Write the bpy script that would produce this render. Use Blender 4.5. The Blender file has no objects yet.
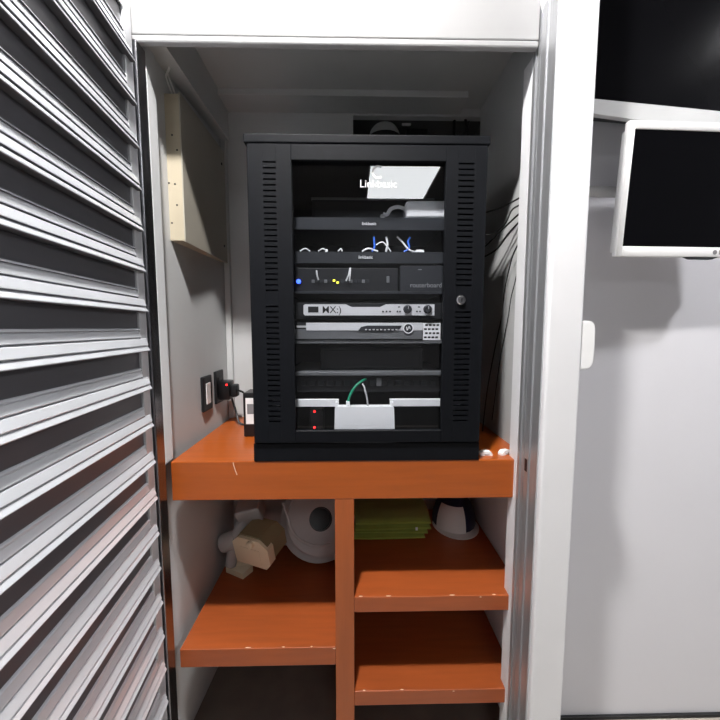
import bpy, bmesh, math, random
from mathutils import Vector, Matrix
random.seed(7)
S = bpy.context.scene
C = S.collection
R = math.radians

# ------------------------------------------------------------------ camera, light, exposure
CZ = 1.36; PITCH = R(5.14); YAW = R(1.1)
cd = bpy.data.cameras.new('camera'); cam = bpy.data.objects.new('camera', cd); C.objects.link(cam)
cd.sensor_width = 36; cd.lens = 18; cd.clip_start = 0.01
cam.location = (0, 0, CZ); cam.rotation_euler = (R(90) - PITCH, 0, -YAW)
S.camera = cam
S.view_settings.view_transform = 'Standard'; S.view_settings.look = 'None'
S.view_settings.gamma = 1; S.view_settings.use_curve_mapping = False
S.view_settings.exposure = 0.12
wd = bpy.data.worlds.new('world'); S.world = wd; wd.use_nodes = True
wd.node_tree.nodes['Background'].inputs[0].default_value = (0.55, 0.6, 0.7, 1)
wd.node_tree.nodes['Background'].inputs[1].default_value = 0.05
DOWNLIGHT = 1900.0     # radiance of the small downlight before the closet
PANEL = 7.0          # radiance of the square ceiling panels

# ------------------------------------------------------------------ measuring: a pixel of the photo at a known depth or height
def _ray(px, py):
    x = (px - 360) / 360; v = (360 - py) / 360
    r = Vector((math.cos(YAW), -math.sin(YAW), 0)); fh = Vector((math.sin(YAW), math.cos(YAW), 0))
    f = fh * math.cos(PITCH) + Vector((0, 0, -math.sin(PITCH)))
    u = fh * math.sin(PITCH) + Vector((0, 0, math.cos(PITCH)))
    return f + r * x + u * v
def at(px, py, Y):
    d = _ray(px, py); p = d * (Y / d.y); p.z += CZ; return p
def atz(px, py, Z):
    d = _ray(px, py); p = d * ((Z - CZ) / d.z); p.z += CZ; return p

# ------------------------------------------------------------------ materials
def srgb(r, g, b):
    f = lambda c: (c / 255 / 12.92) if c / 255 <= 0.04045 else ((c / 255 + 0.055) / 1.055) ** 2.4
    return (f(r), f(g), f(b))
MATS = {}
def mat(name, col, rough=0.5, metal=0.0, var=0.06, scale=6.0, bump=0.0, bscale=120.0, stretch=(1, 1, 1), spec=0.5, emit=None, es=0.0, coat=0.0, sheen=0.0):
    m = bpy.data.materials.new(name); m.use_nodes = True
    nt = m.node_tree; b = nt.nodes['Principled BSDF']
    tc = nt.nodes.new('ShaderNodeTexCoord'); mp = nt.nodes.new('ShaderNodeMapping'); mp.inputs['Scale'].default_value = stretch
    nt.links.new(tc.outputs['Object'], mp.inputs['Vector'])
    nz = nt.nodes.new('ShaderNodeTexNoise'); nz.inputs['Scale'].default_value = scale; nz.inputs['Detail'].default_value = 5
    nt.links.new(mp.outputs['Vector'], nz.inputs['Vector'])
    rp = nt.nodes.new('ShaderNodeValToRGB')
    rp.color_ramp.elements[0].position = 0.3; rp.color_ramp.elements[1].position = 0.7
    rp.color_ramp.elements[0].color = tuple(max(0, c * (1 - var)) for c in col) + (1,)
    rp.color_ramp.elements[1].color = tuple(min(1, c * (1 + var)) for c in col) + (1,)
    nt.links.new(nz.outputs['Fac'], rp.inputs['Fac']); nt.links.new(rp.outputs['Color'], b.inputs['Base Color'])
    b.inputs['Roughness'].default_value = rough; b.inputs['Metallic'].default_value = metal
    b.inputs['Specular IOR Level'].default_value = spec
    b.inputs['Coat Weight'].default_value = coat; b.inputs['Coat Roughness'].default_value = 0.15
    b.inputs['Sheen Weight'].default_value = sheen
    if emit:
        b.inputs['Emission Color'].default_value = (*emit, 1); b.inputs['Emission Strength'].default_value = es
    if bump:
        n2 = nt.nodes.new('ShaderNodeTexNoise'); n2.inputs['Scale'].default_value = bscale
        nt.links.new(mp.outputs['Vector'], n2.inputs['Vector'])
        bp = nt.nodes.new('ShaderNodeBump'); bp.inputs['Strength'].default_value = bump; bp.inputs['Distance'].default_value = 0.002
        nt.links.new(n2.outputs['Fac'], bp.inputs['Height']); nt.links.new(bp.outputs['Normal'], b.inputs['Normal'])
    MATS[name] = m; return m
M_white = mat('white_paint', (0.80, 0.80, 0.82), 0.55, var=0.02, bump=0.05, bscale=60)
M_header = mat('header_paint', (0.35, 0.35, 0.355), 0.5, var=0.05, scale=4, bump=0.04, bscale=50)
M_closet = mat('closet_plaster', (0.56, 0.565, 0.57), 0.75, var=0.06, scale=3, bump=0.12, bscale=45)
M_wallr = mat('right_wall_paint', (0.70, 0.695, 0.73), 0.6, var=0.02, scale=2, bump=0.05, bscale=80)
M_ceil = mat('room_ceiling_paint', (0.22, 0.22, 0.23), 0.8, var=0.02)
M_room = mat('room_paint', (0.12, 0.122, 0.13), 0.8, var=0.03, scale=2)
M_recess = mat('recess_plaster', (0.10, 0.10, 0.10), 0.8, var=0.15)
M_floor = mat('floor_tile', (0.42, 0.38, 0.33), 0.35, var=0.1, scale=5)
M_cfloor = mat('closet_floor_cement', (0.16, 0.13, 0.11), 0.8, var=0.2, scale=7, bump=0.1)
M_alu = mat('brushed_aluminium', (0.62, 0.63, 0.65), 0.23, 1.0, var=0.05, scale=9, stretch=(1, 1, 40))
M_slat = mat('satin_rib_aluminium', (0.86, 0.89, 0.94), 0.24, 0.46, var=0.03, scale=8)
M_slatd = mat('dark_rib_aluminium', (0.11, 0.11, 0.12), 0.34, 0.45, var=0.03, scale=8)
M_jamb = mat('jamb_aluminium', (0.55, 0.56, 0.58), 0.42, 0.75, var=0.08, scale=7, stretch=(30, 30, 1))
M_jambd = mat('dark_polished_aluminium', (0.30, 0.30, 0.32), 0.25, 1.0, var=0.1, scale=7, stretch=(30, 30, 1))
M_stile = mat('satin_aluminium', (0.62, 0.63, 0.65), 0.45, 0.5, var=0.04)
M_wood = mat('orange_stained_wood', (0.37, 0.078, 0.008), 0.36, var=0.09, scale=5, stretch=(1.2, 14, 14), bump=0.04, bscale=30, coat=0.15)
M_wood2 = mat('red_brown_stained_wood', (0.34, 0.074, 0.016), 0.42, var=0.09, scale=5, stretch=(1.2, 14, 14), bump=0.04, bscale=30, coat=0.1)
M_woodv = mat('divider_stained_wood', (0.36, 0.085, 0.018), 0.4, var=0.08, scale=5, stretch=(14, 14, 1.2), bump=0.04, bscale=30, coat=0.1)
M_chip = mat('bare_chipped_wood', (0.75, 0.52, 0.38), 0.8)
M_rack = mat('rack_powder_coat', (0.0035, 0.0042, 0.0062), 0.55, var=0.12, scale=40, bump=0.1, bscale=400, spec=0.15)
M_rackin = mat('rack_inside_black', (0.008, 0.008, 0.010), 0.6)
M_dark = mat('dark_grey_steel', (0.022, 0.024, 0.028), 0.5, spec=0.3)
M_dgrey = mat('charcoal_plastic', (0.012, 0.0125, 0.014), 0.5, spec=0.3)
M_silver = mat('silver_faceplate', (0.62, 0.62, 0.63), 0.4, 0.0, var=0.06, scale=10, stretch=(1, 1, 30))
M_grey = mat('mid_grey_faceplate', (0.16, 0.165, 0.17), 0.4, 0.3)
M_lgrey = mat('light_grey_plastic', (0.5, 0.5, 0.5), 0.5)
M_wplast = mat('white_plastic', (0.90, 0.90, 0.90), 0.4, var=0.02)
M_black = mat('black_plastic', (0.006, 0.006, 0.007), 0.35)
M_rubber = mat('black_cable_rubber', (0.008, 0.008, 0.009), 0.5)
M_screen = mat('black_screen', (0.004, 0.004, 0.005), 0.12, var=0.02, spec=0.06)
M_beige = mat('beige_enamel', (0.50, 0.44, 0.33), 0.5, var=0.06)
M_beigeg = mat('grey_beige_enamel', (0.42, 0.39, 0.33), 0.5, var=0.05)
M_cream = mat('cream_plastic', (0.85, 0.76, 0.56), 0.5, var=0.06)
M_cream_shade = mat('shaded_cream_plastic', (0.30, 0.25, 0.14), 0.5, var=0.08)  # cream darkened: the weaker light on the housing put into its colour
M_green = mat('green_cloth', (0.33, 0.41, 0.07), 0.9, var=0.12, scale=12, bump=0.4, bscale=300, sheen=0.3)
M_navy = mat('navy_cloth', (0.008, 0.01, 0.045), 0.9, var=0.1, bump=0.3, bscale=300, sheen=0.2)
M_wcloth = mat('white_cloth', (0.72, 0.70, 0.68), 0.9, var=0.05, bump=0.3, bscale=300)
M_chrome = mat('chrome', (0.8, 0.8, 0.82), 0.15, 1.0, var=0.01)
M_blue = mat('blue_cable', (0.04, 0.18, 0.85), 0.45)
M_gcable = mat('green_cable', (0.01, 0.30, 0.16), 0.45)
M_print = mat('white_print', (0.85, 0.85, 0.85), 0.5, var=0.01)
M_gprint = mat('grey_print', (0.22, 0.22, 0.23), 0.5, var=0.01)
M_dprint = mat('black_print', (0.01, 0.01, 0.01), 0.5, var=0.01)
M_ledb = mat('blue_led', (0.05, 0.1, 1), 0.4, emit=(0.03, 0.08, 1.0), es=5)
M_ledy = mat('yellow_led', (0.6, 0.6, 0.05), 0.4, emit=(0.8, 0.75, 0.05), es=2.5)
M_ledr = mat('red_led', (0.8, 0.02, 0.02), 0.4, emit=(1.0, 0.02, 0.02), es=3)
M_down = mat('downlight_glow', (1, 1, 1), 0.5, emit=(1.0, 0.975, 0.95), es=DOWNLIGHT)
M_down2 = mat('screen_downlight_glow', (1, 1, 1), 0.5, emit=(0.98, 0.98, 1.0), es=DOWNLIGHT * 0.9)
M_panel = mat('panel_glow', (1, 1, 1), 0.5, emit=(0.95, 0.98, 1.0), es=PANEL)
def glass_mat(name, tint, ior=1.5, rough=0.0):
    m = bpy.data.materials.new(name); m.use_nodes = True; nt = m.node_tree
    nt.nodes.remove(nt.nodes['Principled BSDF'])
    tr = nt.nodes.new('ShaderNodeBsdfTransparent'); tr.inputs[0].default_value = (*tint, 1)
    gl = nt.nodes.new('ShaderNodeBsdfGlossy'); gl.inputs['Roughness'].default_value = rough; gl.inputs[0].default_value = (1, 1, 1, 1)
    fr = nt.nodes.new('ShaderNodeFresnel'); fr.inputs['IOR'].default_value = ior
    mx = nt.nodes.new('ShaderNodeMixShader')
    ge = nt.nodes.new('ShaderNodeNewGeometry'); mm = nt.nodes.new('ShaderNodeMath'); mm.operation = 'SUBTRACT'; mm.inputs[0].default_value = 1
    m2 = nt.nodes.new('ShaderNodeMath'); m2.operation = 'MULTIPLY'
    nt.links.new(ge.outputs['Backfacing'], mm.inputs[1]); nt.links.new(mm.outputs[0], m2.inputs[0]); nt.links.new(fr.outputs[0], m2.inputs[1])
    nt.links.new(m2.outputs[0], mx.inputs[0]); nt.links.new(tr.outputs[0], mx.inputs[1]); nt.links.new(gl.outputs[0], mx.inputs[2])
    nt.links.new(mx.outputs[0], nt.nodes['Material Output'].inputs[0]); MATS[name] = m; return m
M_glass = glass_mat('smoked_door_glass', (0.95, 0.96, 0.98), 1.95)

# ------------------------------------------------------------------ mesh builder
class MB:
    def __init__(s): s.bm = bmesh.new()
    def box(s, x0, x1, y0, y1, z0, z1, bev=0.0, seg=2):
        b = bmesh.new(); bmesh.ops.create_cube(b, size=1)
        for v in b.verts:
            v.co = Vector(((x0 + x1) / 2 + v.co.x * (x1 - x0), (y0 + y1) / 2 + v.co.y * (y1 - y0), (z0 + z1) / 2 + v.co.z * (z1 - z0)))
        if bev: bmesh.ops.bevel(b, geom=b.edges[:], offset=bev, segments=seg, affect='EDGES', profile=0.5)
        s._add(b); return s
    def _add(s, b, M=None):
        if M is not None: b.transform(M)
        me = bpy.data.meshes.new('t'); b.to_mesh(me); b.free(); s.bm.from_mesh(me); bpy.data.meshes.remove(me)
    def mesh(s, verts, faces):
        vs = [s.bm.verts.new(v) for v in verts]
        for f in faces:
            try: s.bm.faces.new([vs[i] for i in f])
            except ValueError: pass
        return s
    def prism(s, poly, fn, a, b):
        """poly of 2-D points, fn(u, v, w) -> point, extruded from w=a to w=b"""
        n = len(poly)
        vs = [fn(u, v, a) for u, v in poly] + [fn(u, v, b) for u, v in poly]
        fs = [list(range(n))[::-1], list(range(n, 2 * n))] + [[i, (i + 1) % n, n + (i + 1) % n, n + i] for i in range(n)]
        s.mesh(vs, fs); bmesh.ops.recalc_face_normals(s.bm, faces=s.bm.faces[:]); return s
    def lathe(s, prof, M=None, seg=24, closed=False):
        b = bmesh.new(); n = len(prof); rings = []
        for k in range(seg):
            a = 2 * math.pi * k / seg
            rings.append([b.verts.new((r * math.cos(a), r * math.sin(a), z)) for r, z in prof])
        for k in range(seg):
            p, q = rings[k], rings[(k + 1) % seg]
            for i in range(n if closed else n - 1):
                j = (i + 1) % n
                b.faces.new((p[i], q[i], q[j], p[j]))
        bmesh.ops.remove_doubles(b, verts=b.verts[:], dist=1e-6)
        bmesh.ops.recalc_face_normals(b, faces=b.faces[:])
        s._add(b, M); return s
    def tube(s, pts, r, seg=8, smooth=True, taper=None):
        P = [Vector(p) for p in pts]
        if smooth and len(P) > 2:
            Q = []
            for i in range(len(P) - 1):
                p0 = P[max(i - 1, 0)]; p1 = P[i]; p2 = P[i + 1]; p3 = P[min(i + 2, len(P) - 1)]
                for k in range(6):
                    t = k / 6
                    Q.append(0.5 * ((2 * p1) + (-p0 + p2) * t + (2 * p0 - 5 * p1 + 4 * p2 - p3) * t * t + (-p0 + 3 * p1 - 3 * p2 + p3) * t ** 3))
            Q.append(P[-1]); P = Q
        n = len(P); T = [(P[min(i + 1, n - 1)] - P[max(i - 1, 0)]).normalized() for i in range(n)]
        up = Vector((0, 0, 1)) if abs(T[0].z) < 0.9 else Vector((1, 0, 0))
        N = T[0].cross(up).normalized(); vs = []; fs = []
        for i in range(n):
            N = (N - T[i] * N.dot(T[i])).normalized(); B = T[i].cross(N)
            for k in range(seg):
                a = 2 * math.pi * k / seg
                vs.append(P[i] + (N * math.cos(a) + B * math.sin(a)) * r)
        for i in range(n - 1):
            for k in range(seg):
                k2 = (k + 1) % seg
                fs.append([i * seg + k, i * seg + k2, (i + 1) * seg + k2, (i + 1) * seg + k])
        fs.append(list(range(seg))[::-1]); fs.append([(n - 1) * seg + k for k in range(seg)])
        s.mesh(vs, fs); return s
    def data(s, name, m, smooth=False):
        bmesh.ops.recalc_face_normals(s.bm, faces=s.bm.faces[:])
        me = bpy.data.meshes.new(name); s.bm.to_mesh(me); s.bm.free()
        if m: me.materials.append(m)
        if smooth:
            for p in me.polygons: p.use_smooth = True
        return me
def autosmooth(me, ang=35):
    me.set_sharp_from_angle(angle=R(ang))
def tag(o, label=None, cat=None, group=None, kind=None):
    if label: o['label'] = label
    if cat: o['category'] = cat
    if group: o['group'] = group
    if kind: o['kind'] = kind
    return o
def thing(name, label, cat, loc=(0, 0, 0), rot=(0, 0, 0), group=None, kind=None):
    o = bpy.data.objects.new(name, None); C.objects.link(o); o.empty_display_size = 0.05
    o.location = loc; o.rotation_euler = rot
    return tag(o, label, cat, group, kind)
def root_matrix(o):
    m = Matrix.LocRotScale(o.location, o.rotation_euler, None)
    return m
def part(name, mb, m, parent=None, world=True, smooth=False, label=None):
    me = mb.data(name, m, smooth)
    if smooth: autosmooth(me)
    return link(name, me, parent, world, label)
def link(name, me, parent=None, world=True, label=None):
    o = bpy.data.objects.new(name, me); C.objects.link(o)
    if parent:
        r = parent
        while r.parent: r = r.parent
        if world: me.transform(root_matrix(r).inverted())
        o.parent = parent
    if label: o['label'] = label
    return o
def single(name, mb, m, label, cat, group=None, kind=None, smooth=False):
    me = mb.data(name, m, smooth)
    if smooth: autosmooth(me)
    # origin at the base of the thing
    xs = [v.co for v in me.vertices]
    c = Vector(((min(v.x for v in xs) + max(v.x for v in xs)) / 2, (min(v.y for v in xs) + max(v.y for v in xs)) / 2, min(v.z for v in xs)))
    me.transform(Matrix.Translation(-c))
    o = bpy.data.objects.new(name, me); C.objects.link(o); o.location = c
    return tag(o, label, cat, group, kind)
def text_mesh(body, size, m, extrude=0.0002, align='LEFT', bold=0.0, xs=1.0):
    cu = bpy.data.curves.new('t', 'FONT'); cu.body = body; cu.size = size; cu.extrude = extrude; cu.align_x = align; cu.offset = bold
    o = bpy.data.objects.new('t', cu); C.objects.link(o)
    dg = bpy.context.evaluated_depsgraph_get(); dg.update()
    me = bpy.data.meshes.new_from_object(o.evaluated_get(dg)); bpy.data.objects.remove(o); bpy.data.curves.remove(cu)
    me.materials.clear(); me.materials.append(m)
    if xs != 1: me.transform(Matrix.Diagonal((xs, 1, 1, 1)))
    return me
FACE = Matrix.Rotation(R(90), 4, 'X')       # lettering upright, read from -Y
def text(name, body, size, loc, m, parent, **k):
    me = text_mesh(body, size, m, **k); me.transform(Matrix.Translation(Vector(loc)) @ FACE)
    return link(name, me, parent)

# ------------------------------------------------------------------ the setting
CEIL = 2.90
XL0, XL1 = -0.525, -0.497       # closet left wall, front and back
XR = 0.487; YB = 1.44; YF = 0.95; CC = 2.17; CFL = 0.095
def struct(name, mb, m, label, cat='wall', parent=None):
    o = part(name, mb, m, parent)
    if not parent: tag(o, label, cat, kind='structure')
    return o
struct('floor', MB().box(-2.2, 2.6, -3.0, 1.5, -0.06, 0.0), M_floor, 'beige tiled room floor below the right wall', 'floor')
struct('ceiling', MB().box(-2.2, 2.6, -3.0, 0.9, CEIL, CEIL + 0.06), M_ceil, 'white room ceiling in front of the closet', 'ceiling')
struct('wall_rear', MB().box(-2.2, 2.6, -3.1, -3.0, 0, CEIL), M_room, 'grey room wall opposite the closet')
struct('wall_side_left', MB().box(-2.3, -2.2, -3.0, 1.0, 0, CEIL), M_room, 'grey side wall of the room past the shutter door')
struct('wall_side_right', MB().box(2.6, 2.7, -3.0, 1.2, 0, CEIL), M_room, 'grey side wall of the room past the screens')
struct('wall_right', MB().box(0.5285, 2.6, 1.128, 1.2, 0, CEIL), M_wallr, 'pale lavender wall behind the two wall-mounted screens')
struct('wall_front_left', MB().box(-2.2, -0.535, 0.955, 1.05, 0, CEIL), M_wallr, 'pale room wall beside the closet behind the shutter door')
# closet shell
m = MB()
m.mesh([(XL0, YF - 0.012, CFL), (XL1, YB, CFL), (XL1, YB, 2.062), (XL0, YF - 0.012, 2.062),
        (XL0 - 0.03, YF - 0.012, CFL), (XL0 - 0.03, YB, CFL), (XL0 - 0.03, YB, 2.062), (XL0 - 0.03, YF - 0.012, 2.062)],
       [(0, 1, 2, 3), (4, 5, 6, 7), (0, 3, 7, 4), (1, 2, 6, 5), (3, 2, 6, 7), (0, 1, 5, 4)])
struct('wall_left', m, M_closet, 'grey-white plastered left wall inside the closet')
m = MB().box(-0.56, -0.468, 0.95, YB, 2.062, CC + 0.03)
struct('trim_1', m, M_closet, 'plaster ledge along the closet ceiling above the left wall', 'trim')
struct('wall_closet_right', MB().box(XR, 0.528, 0.952, YB, 0.0, CC + 0.03), M_closet, 'grey-white plastered right wall inside the closet')
hx0 = at(353, 125, YB).x; hx1 = at(485, 125, YB).x; hz0 = 1.86; hz1 = 2.160
m = MB().box(-0.56, hx0, YB, YB + 0.03, CFL, CC + .03).box(hx1, XR + 0.03, YB, YB + 0.03, CFL, CC + .03)
m.box(hx0, hx1, YB, YB + 0.03, CFL, hz0).box(hx0, hx1, YB, YB + 0.03, hz1, CC + .03)
wb = struct('wall_back', m, M_closet, 'plastered back wall of the closet with a dark hole above the rack')
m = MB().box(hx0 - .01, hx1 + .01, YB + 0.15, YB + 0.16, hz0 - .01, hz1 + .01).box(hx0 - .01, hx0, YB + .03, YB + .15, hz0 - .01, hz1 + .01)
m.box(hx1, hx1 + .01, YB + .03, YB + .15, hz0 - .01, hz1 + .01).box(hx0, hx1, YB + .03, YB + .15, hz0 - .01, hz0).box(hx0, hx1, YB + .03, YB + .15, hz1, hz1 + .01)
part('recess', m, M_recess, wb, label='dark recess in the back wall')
part('corner_strip', MB().box(XL1, XL1 + 0.022, YB - 0.02, YB, 1.0, 2.062, 0.003), M_closet, wb)
struct('ceiling_closet', MB().box(-0.56, XR + 0.03, 0.90, YB + 0.03, CC + 0.018, CC + 0.05), M_closet, 'grey plastered ceiling inside the closet', 'ceiling')
xe = at(471, 95, 1.31).x
struct('trim_2', MB().box(-0.468, xe, 1.335, YB, CC - 0.004, CC + 0.018, 0.002), M_closet, 'pale ceiling board edge above the rack', 'trim')
struct('floor_closet', MB().box(-0.56, XR + 0.03, 0.952, YB + 0.03, 0.0, CFL), M_cfloor, 'dark cement closet floor under the lowest shelf', 'floor')
# header over the opening, wall above it
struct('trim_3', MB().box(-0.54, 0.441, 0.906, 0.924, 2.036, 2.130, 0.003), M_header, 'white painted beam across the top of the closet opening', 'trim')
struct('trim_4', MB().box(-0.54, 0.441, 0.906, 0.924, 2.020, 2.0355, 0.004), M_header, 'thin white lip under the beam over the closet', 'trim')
struct('wall_over_closet', MB().box(-2.2, 0.545, 0.926, 0.96, 2.050, CEIL), M_dgrey, 'dark panel above the white beam of the closet')
# left jamb: aluminium reveal and white edge board
struct('trim_5', MB().box(-0.535, -0.497, 0.898, 0.936, 0.0, 2.02, 0.002), M_jambd, 'dark polished aluminium jamb beside the shutter door', 'trim')
struct('trim_6', MB().box(-0.53, -0.497, 0.9365, 0.977, 1.0, 2.04, 0.001), M_closet, 'narrow white board edge on the left of the rack closet', 'trim')
# right jamb: grooved aluminium on the side of the white pier
struct('wall_pier', MB().box(0.447, 0.528, 0.82, 0.951, 0.0, CEIL, 0.006, 3), M_white, 'bright white wall pier between the closet and the screens')
jm = MB()
for (y0, y1, x0) in ((0.835, 0.868, 0.4435), (0.868, 0.874, 0.446), (0.874, 0.896, 0.4415), (0.896, 0.902, 0.446), (0.902, 0.912, 0.4425), (0.912, 0.918, 0.446), (0.918, 0.930, 0.4400)):
    jm.box(x0, 0.4468, y0, y1, 0.0, 2.10)
tj = struct('trim_7', jm, M_jamb, 'grooved aluminium door jamb on the right side of the closet opening', 'trim')
sp = at(525, 465, 0.885)
part('strike_slot', MB().box(0.4408, 0.4418, 0.879, 0.891, sp.z - 0.016, sp.z + 0.016), M_black, tj, label='small black strike slot')
part('inner_edge', MB().box(0.441, 0.4865, 0.931, 0.982, 0.0, 2.02, 0.001), M_white, tj, label='white inner edge board')
struct('shadow_strip_right', MB().box(0.528, 2.6, 1.119, 1.128, 0.0, 0.012, 0.001), M_dgrey, 'thin dark strip for the shadow line at the foot of the right wall', 'shadow_strip')  # dark strip laid in for the shadow line where wall meets floor

# ------------------------------------------------------------------ ceiling lights
def downlight(x, y, m, label):
    t = thing('ceiling_downlight', label, 'light', (x, y, CEIL)); M = Matrix.Translation((x, y, CEIL))
    part('trim_ring', MB().lathe([(0.060, -0.004), (0.064, -0.012), (0.085, -0.010), (0.088, -0.001), (0.060, -0.001)], M, 32, True), M_white, t, smooth=True)
    part('diffuser', MB().lathe([(0.0, -0.006), (0.060, -0.006), (0.060, -0.001), (0.0, -0.001)], M, 32), m, t)
downlight(-0.18, 0.21, M_down, 'small round downlight in the ceiling just before the closet')
downlight(2.3, 0.45, M_down2, 'small round downlight in the ceiling before the wall-mounted screens')
def panel(x0, x1, y0, y1, label):
    t = thing('ceiling_panel_light', label, 'light', ((x0 + x1) / 2, (y0 + y1) / 2, CEIL))
    f = 0.018
    fm = MB().box(x0 - f, x1 + f, y0 - f, y0, CEIL - 0.012, CEIL - .0005).box(x0 - f, x1 + f, y1, y1 + f, CEIL - 0.012, CEIL - .0005)
    fm.box(x0 - f, x0, y0, y1, CEIL - 0.012, CEIL - .0005).box(x1, x1 + f, y0, y1, CEIL - 0.012, CEIL - .0005)
    part('frame', fm, M_white, t); part('diffuser', MB().box(x0, x1, y0, y1, CEIL - 0.008, CEIL - .0005), M_panel, t)
GY = 0.949      # front of the rack door's glass
a = atz(371, 162, CEIL - .008); b = atz(443, 162, CEIL - .008); c = atz(371, 198, CEIL - .008)
panel(a.x, b.x, 2 * GY - c.y, 2 * GY - a.y, 'square ceiling light panel mirrored in the rack door glass')

# ------------------------------------------------------------------ louvred shutter door on the left (local u along the leaf, n out of it)
HX, HY = -0.506, 0.893
door = thing('door_1', 'ribbed aluminium shutter door swung open beside the closet', 'door', (HX, HY, 0.01), (0, 0, -R(90) + R(6.0)), kind='structure')
# local x = from hinge towards the room, local y = n (towards the closet centre)
W = 0.88; TOPZ = 2.10; PER = 0.0935; E0 = CZ + 0.0375 - 0.01
def dpart(name, mb, m, **k): return part(name, mb, m, door, world=False, **k)
dpart('hinge_stile', MB().box(0.0, 0.036, -0.042, 0.003, 0.0, TOPZ, 0.002), M_stile)
dpart('free_stile', MB().box(W - 0.04, W, -0.042, 0.010, 0.0, TOPZ, 0.002), M_alu)
dpart('back_sheet', MB().box(0.036, W - 0.04, -0.042, -0.030, 0.0, TOPZ), M_alu)
def slat_mesh():
    # rib profile (n, z as a share of the pitch), from the top of the sunk band down to the lip
    up = [(-0.030, 0.985), (-0.0022, 0.985), (-0.0025, 0.80), (-0.0025, 0.60), (-0.0020, 0.578), (0.0005, 0.565), (0.0026, 0.545), (0.0028, 0.530), (-0.0008, 0.524), (-0.0008, 0.508),
          (0.0004, 0.50), (0.0045, 0.365), (0.0042, 0.352), (-0.0012, 0.346), (-0.0012, 0.325), (-0.030, 0.325)]
    lo = [(-0.003, 0.325), (0.0004, 0.322), (0.0018, 0.308), (0.0066, 0.155), (0.0063, 0.142), (0.0012, 0.136), (0.0012, 0.116), (0.0042, 0.112), (0.0058, 0.098), (0.0098, 0.020), (0.0096, 0.004), (0.0078, -0.008), (-0.003, -0.010)]
    mb = MB()
    mb.prism([(n, z * PER) for n, z in up], lambda n, z, w: Vector((w, n, z)), 0.0365, W - 0.041)
    mb.prism([(n, z * PER) for n, z in lo], lambda n, z, w: Vector((w, n + 0.0031 * (n > -0.002), z)), 0.013, W - 0.041)
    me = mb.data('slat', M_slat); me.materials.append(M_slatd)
    for p in me.polygons:      # the sunk band and the undersides are dark grey, the rib steps satin
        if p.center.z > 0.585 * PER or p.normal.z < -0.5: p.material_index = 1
    return me
sl = slat_mesh()
k0 = -int((E0 - 0.02) / PER)
k = k0
while E0 + (k + 1) * PER < TOPZ - 0.01:
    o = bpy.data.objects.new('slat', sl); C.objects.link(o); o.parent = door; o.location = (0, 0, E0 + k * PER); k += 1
dpart('bottom_rail', MB().box(0.036, W - 0.04, -0.030, 0.004, 0.0, E0 + k0 * PER - 0.002, 0.002), M_alu)
dpart('top_rail', MB().box(0.036, W - 0.04, -0.030, 0.004, E0 + k * PER + 0.001, TOPZ, 0.002), M_alu)
for hz in (0.25, 1.05, 1.85):
    dpart('hinge', MB().lathe([(0, -0.045), (0.007, -0.045), (0.007, 0.045), (0, 0.045)], Matrix.Translation((-0.004, -0.036, hz)), 12), M_alu, smooth=True)

# ------------------------------------------------------------------ built-in shelf unit
ZT = 1.0; ZU = 0.891
su = thing('shelf_unit', 'orange stained wooden shelf unit built into the closet below the rack', 'shelf unit', (-0.02, 1.2, CFL))
part('counter_top', MB().box(-0.492, 0.486, YF, YB - 0.001, ZU, ZT, 0.0025), M_wood, su)
dx0 = at(335.3, 600, YF).x; dx1 = at(354.3, 600, YF).x
part('divider', MB().box(dx0, dx1, YF + 0.001, YB - 0.001, CFL, ZU, 0.002), M_woodv, su)
zs = []
def shelf(x0, x1, ztop, zbot, m, chips):
    s = part('shelf', MB().box(x0, x1, YF + 0.0005, YB - 0.001, zbot, ztop, 0.002), m, su)
    for cx, cw, side in chips:
        rnd = random.Random(int(cx * 1000)); n = 9; poly = []
        for i in range(n):
            a = 2 * math.pi * i / n; q = rnd.uniform(0.55, 1)
            poly.append((cx + cw * q * math.cos(a), 0.0022 * q * math.sin(a)))
        if side == 't': mb = MB().prism(poly, lambda u, v, w: Vector((u, YF + 0.004 + v, w)), ztop - 0.001, ztop + 0.0004)
        else: mb = MB().prism(poly, lambda u, v, w: Vector((u, w, ztop - 0.004 + v)), YF, YF + 0.002)
        part('paint_chip', mb, M_chip, s)
    return ztop
xa = at(183, 648, YF).x
ZSL = shelf(-0.492, dx0, 0.452, 0.397, M_wood2, [(-0.30, 0.010, 't'), (-0.20, 0.006, 't'), (-0.055, 0.005, 'f'), (-0.12, 0.004, 't')])
ZS1 = shelf(dx1, 0.486, 0.603, 0.557, M_wood2, [(0.28, 0.011, 't'), (0.02, 0.007, 't'), (0.36, 0.004, 'f'), (0.10, 0.010, 't'), (0.40, 0.007, 't')])
ZS2 = shelf(dx1, 0.486, 0.312, 0.267, M_wood2, [(0.14, 0.006, 't'), (0.29, 0.004, 'f'), (0.03, 0.005, 't')])
c1 = [at(233, 462, YF), at(234.5, 468, YF), at(237, 475, YF)]
part('scratch', MB().tube([(p.x, YF + 0.0006, min(p.z, ZT - .003)) for p in c1], 0.0012, 6), M_chip, su)

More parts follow.
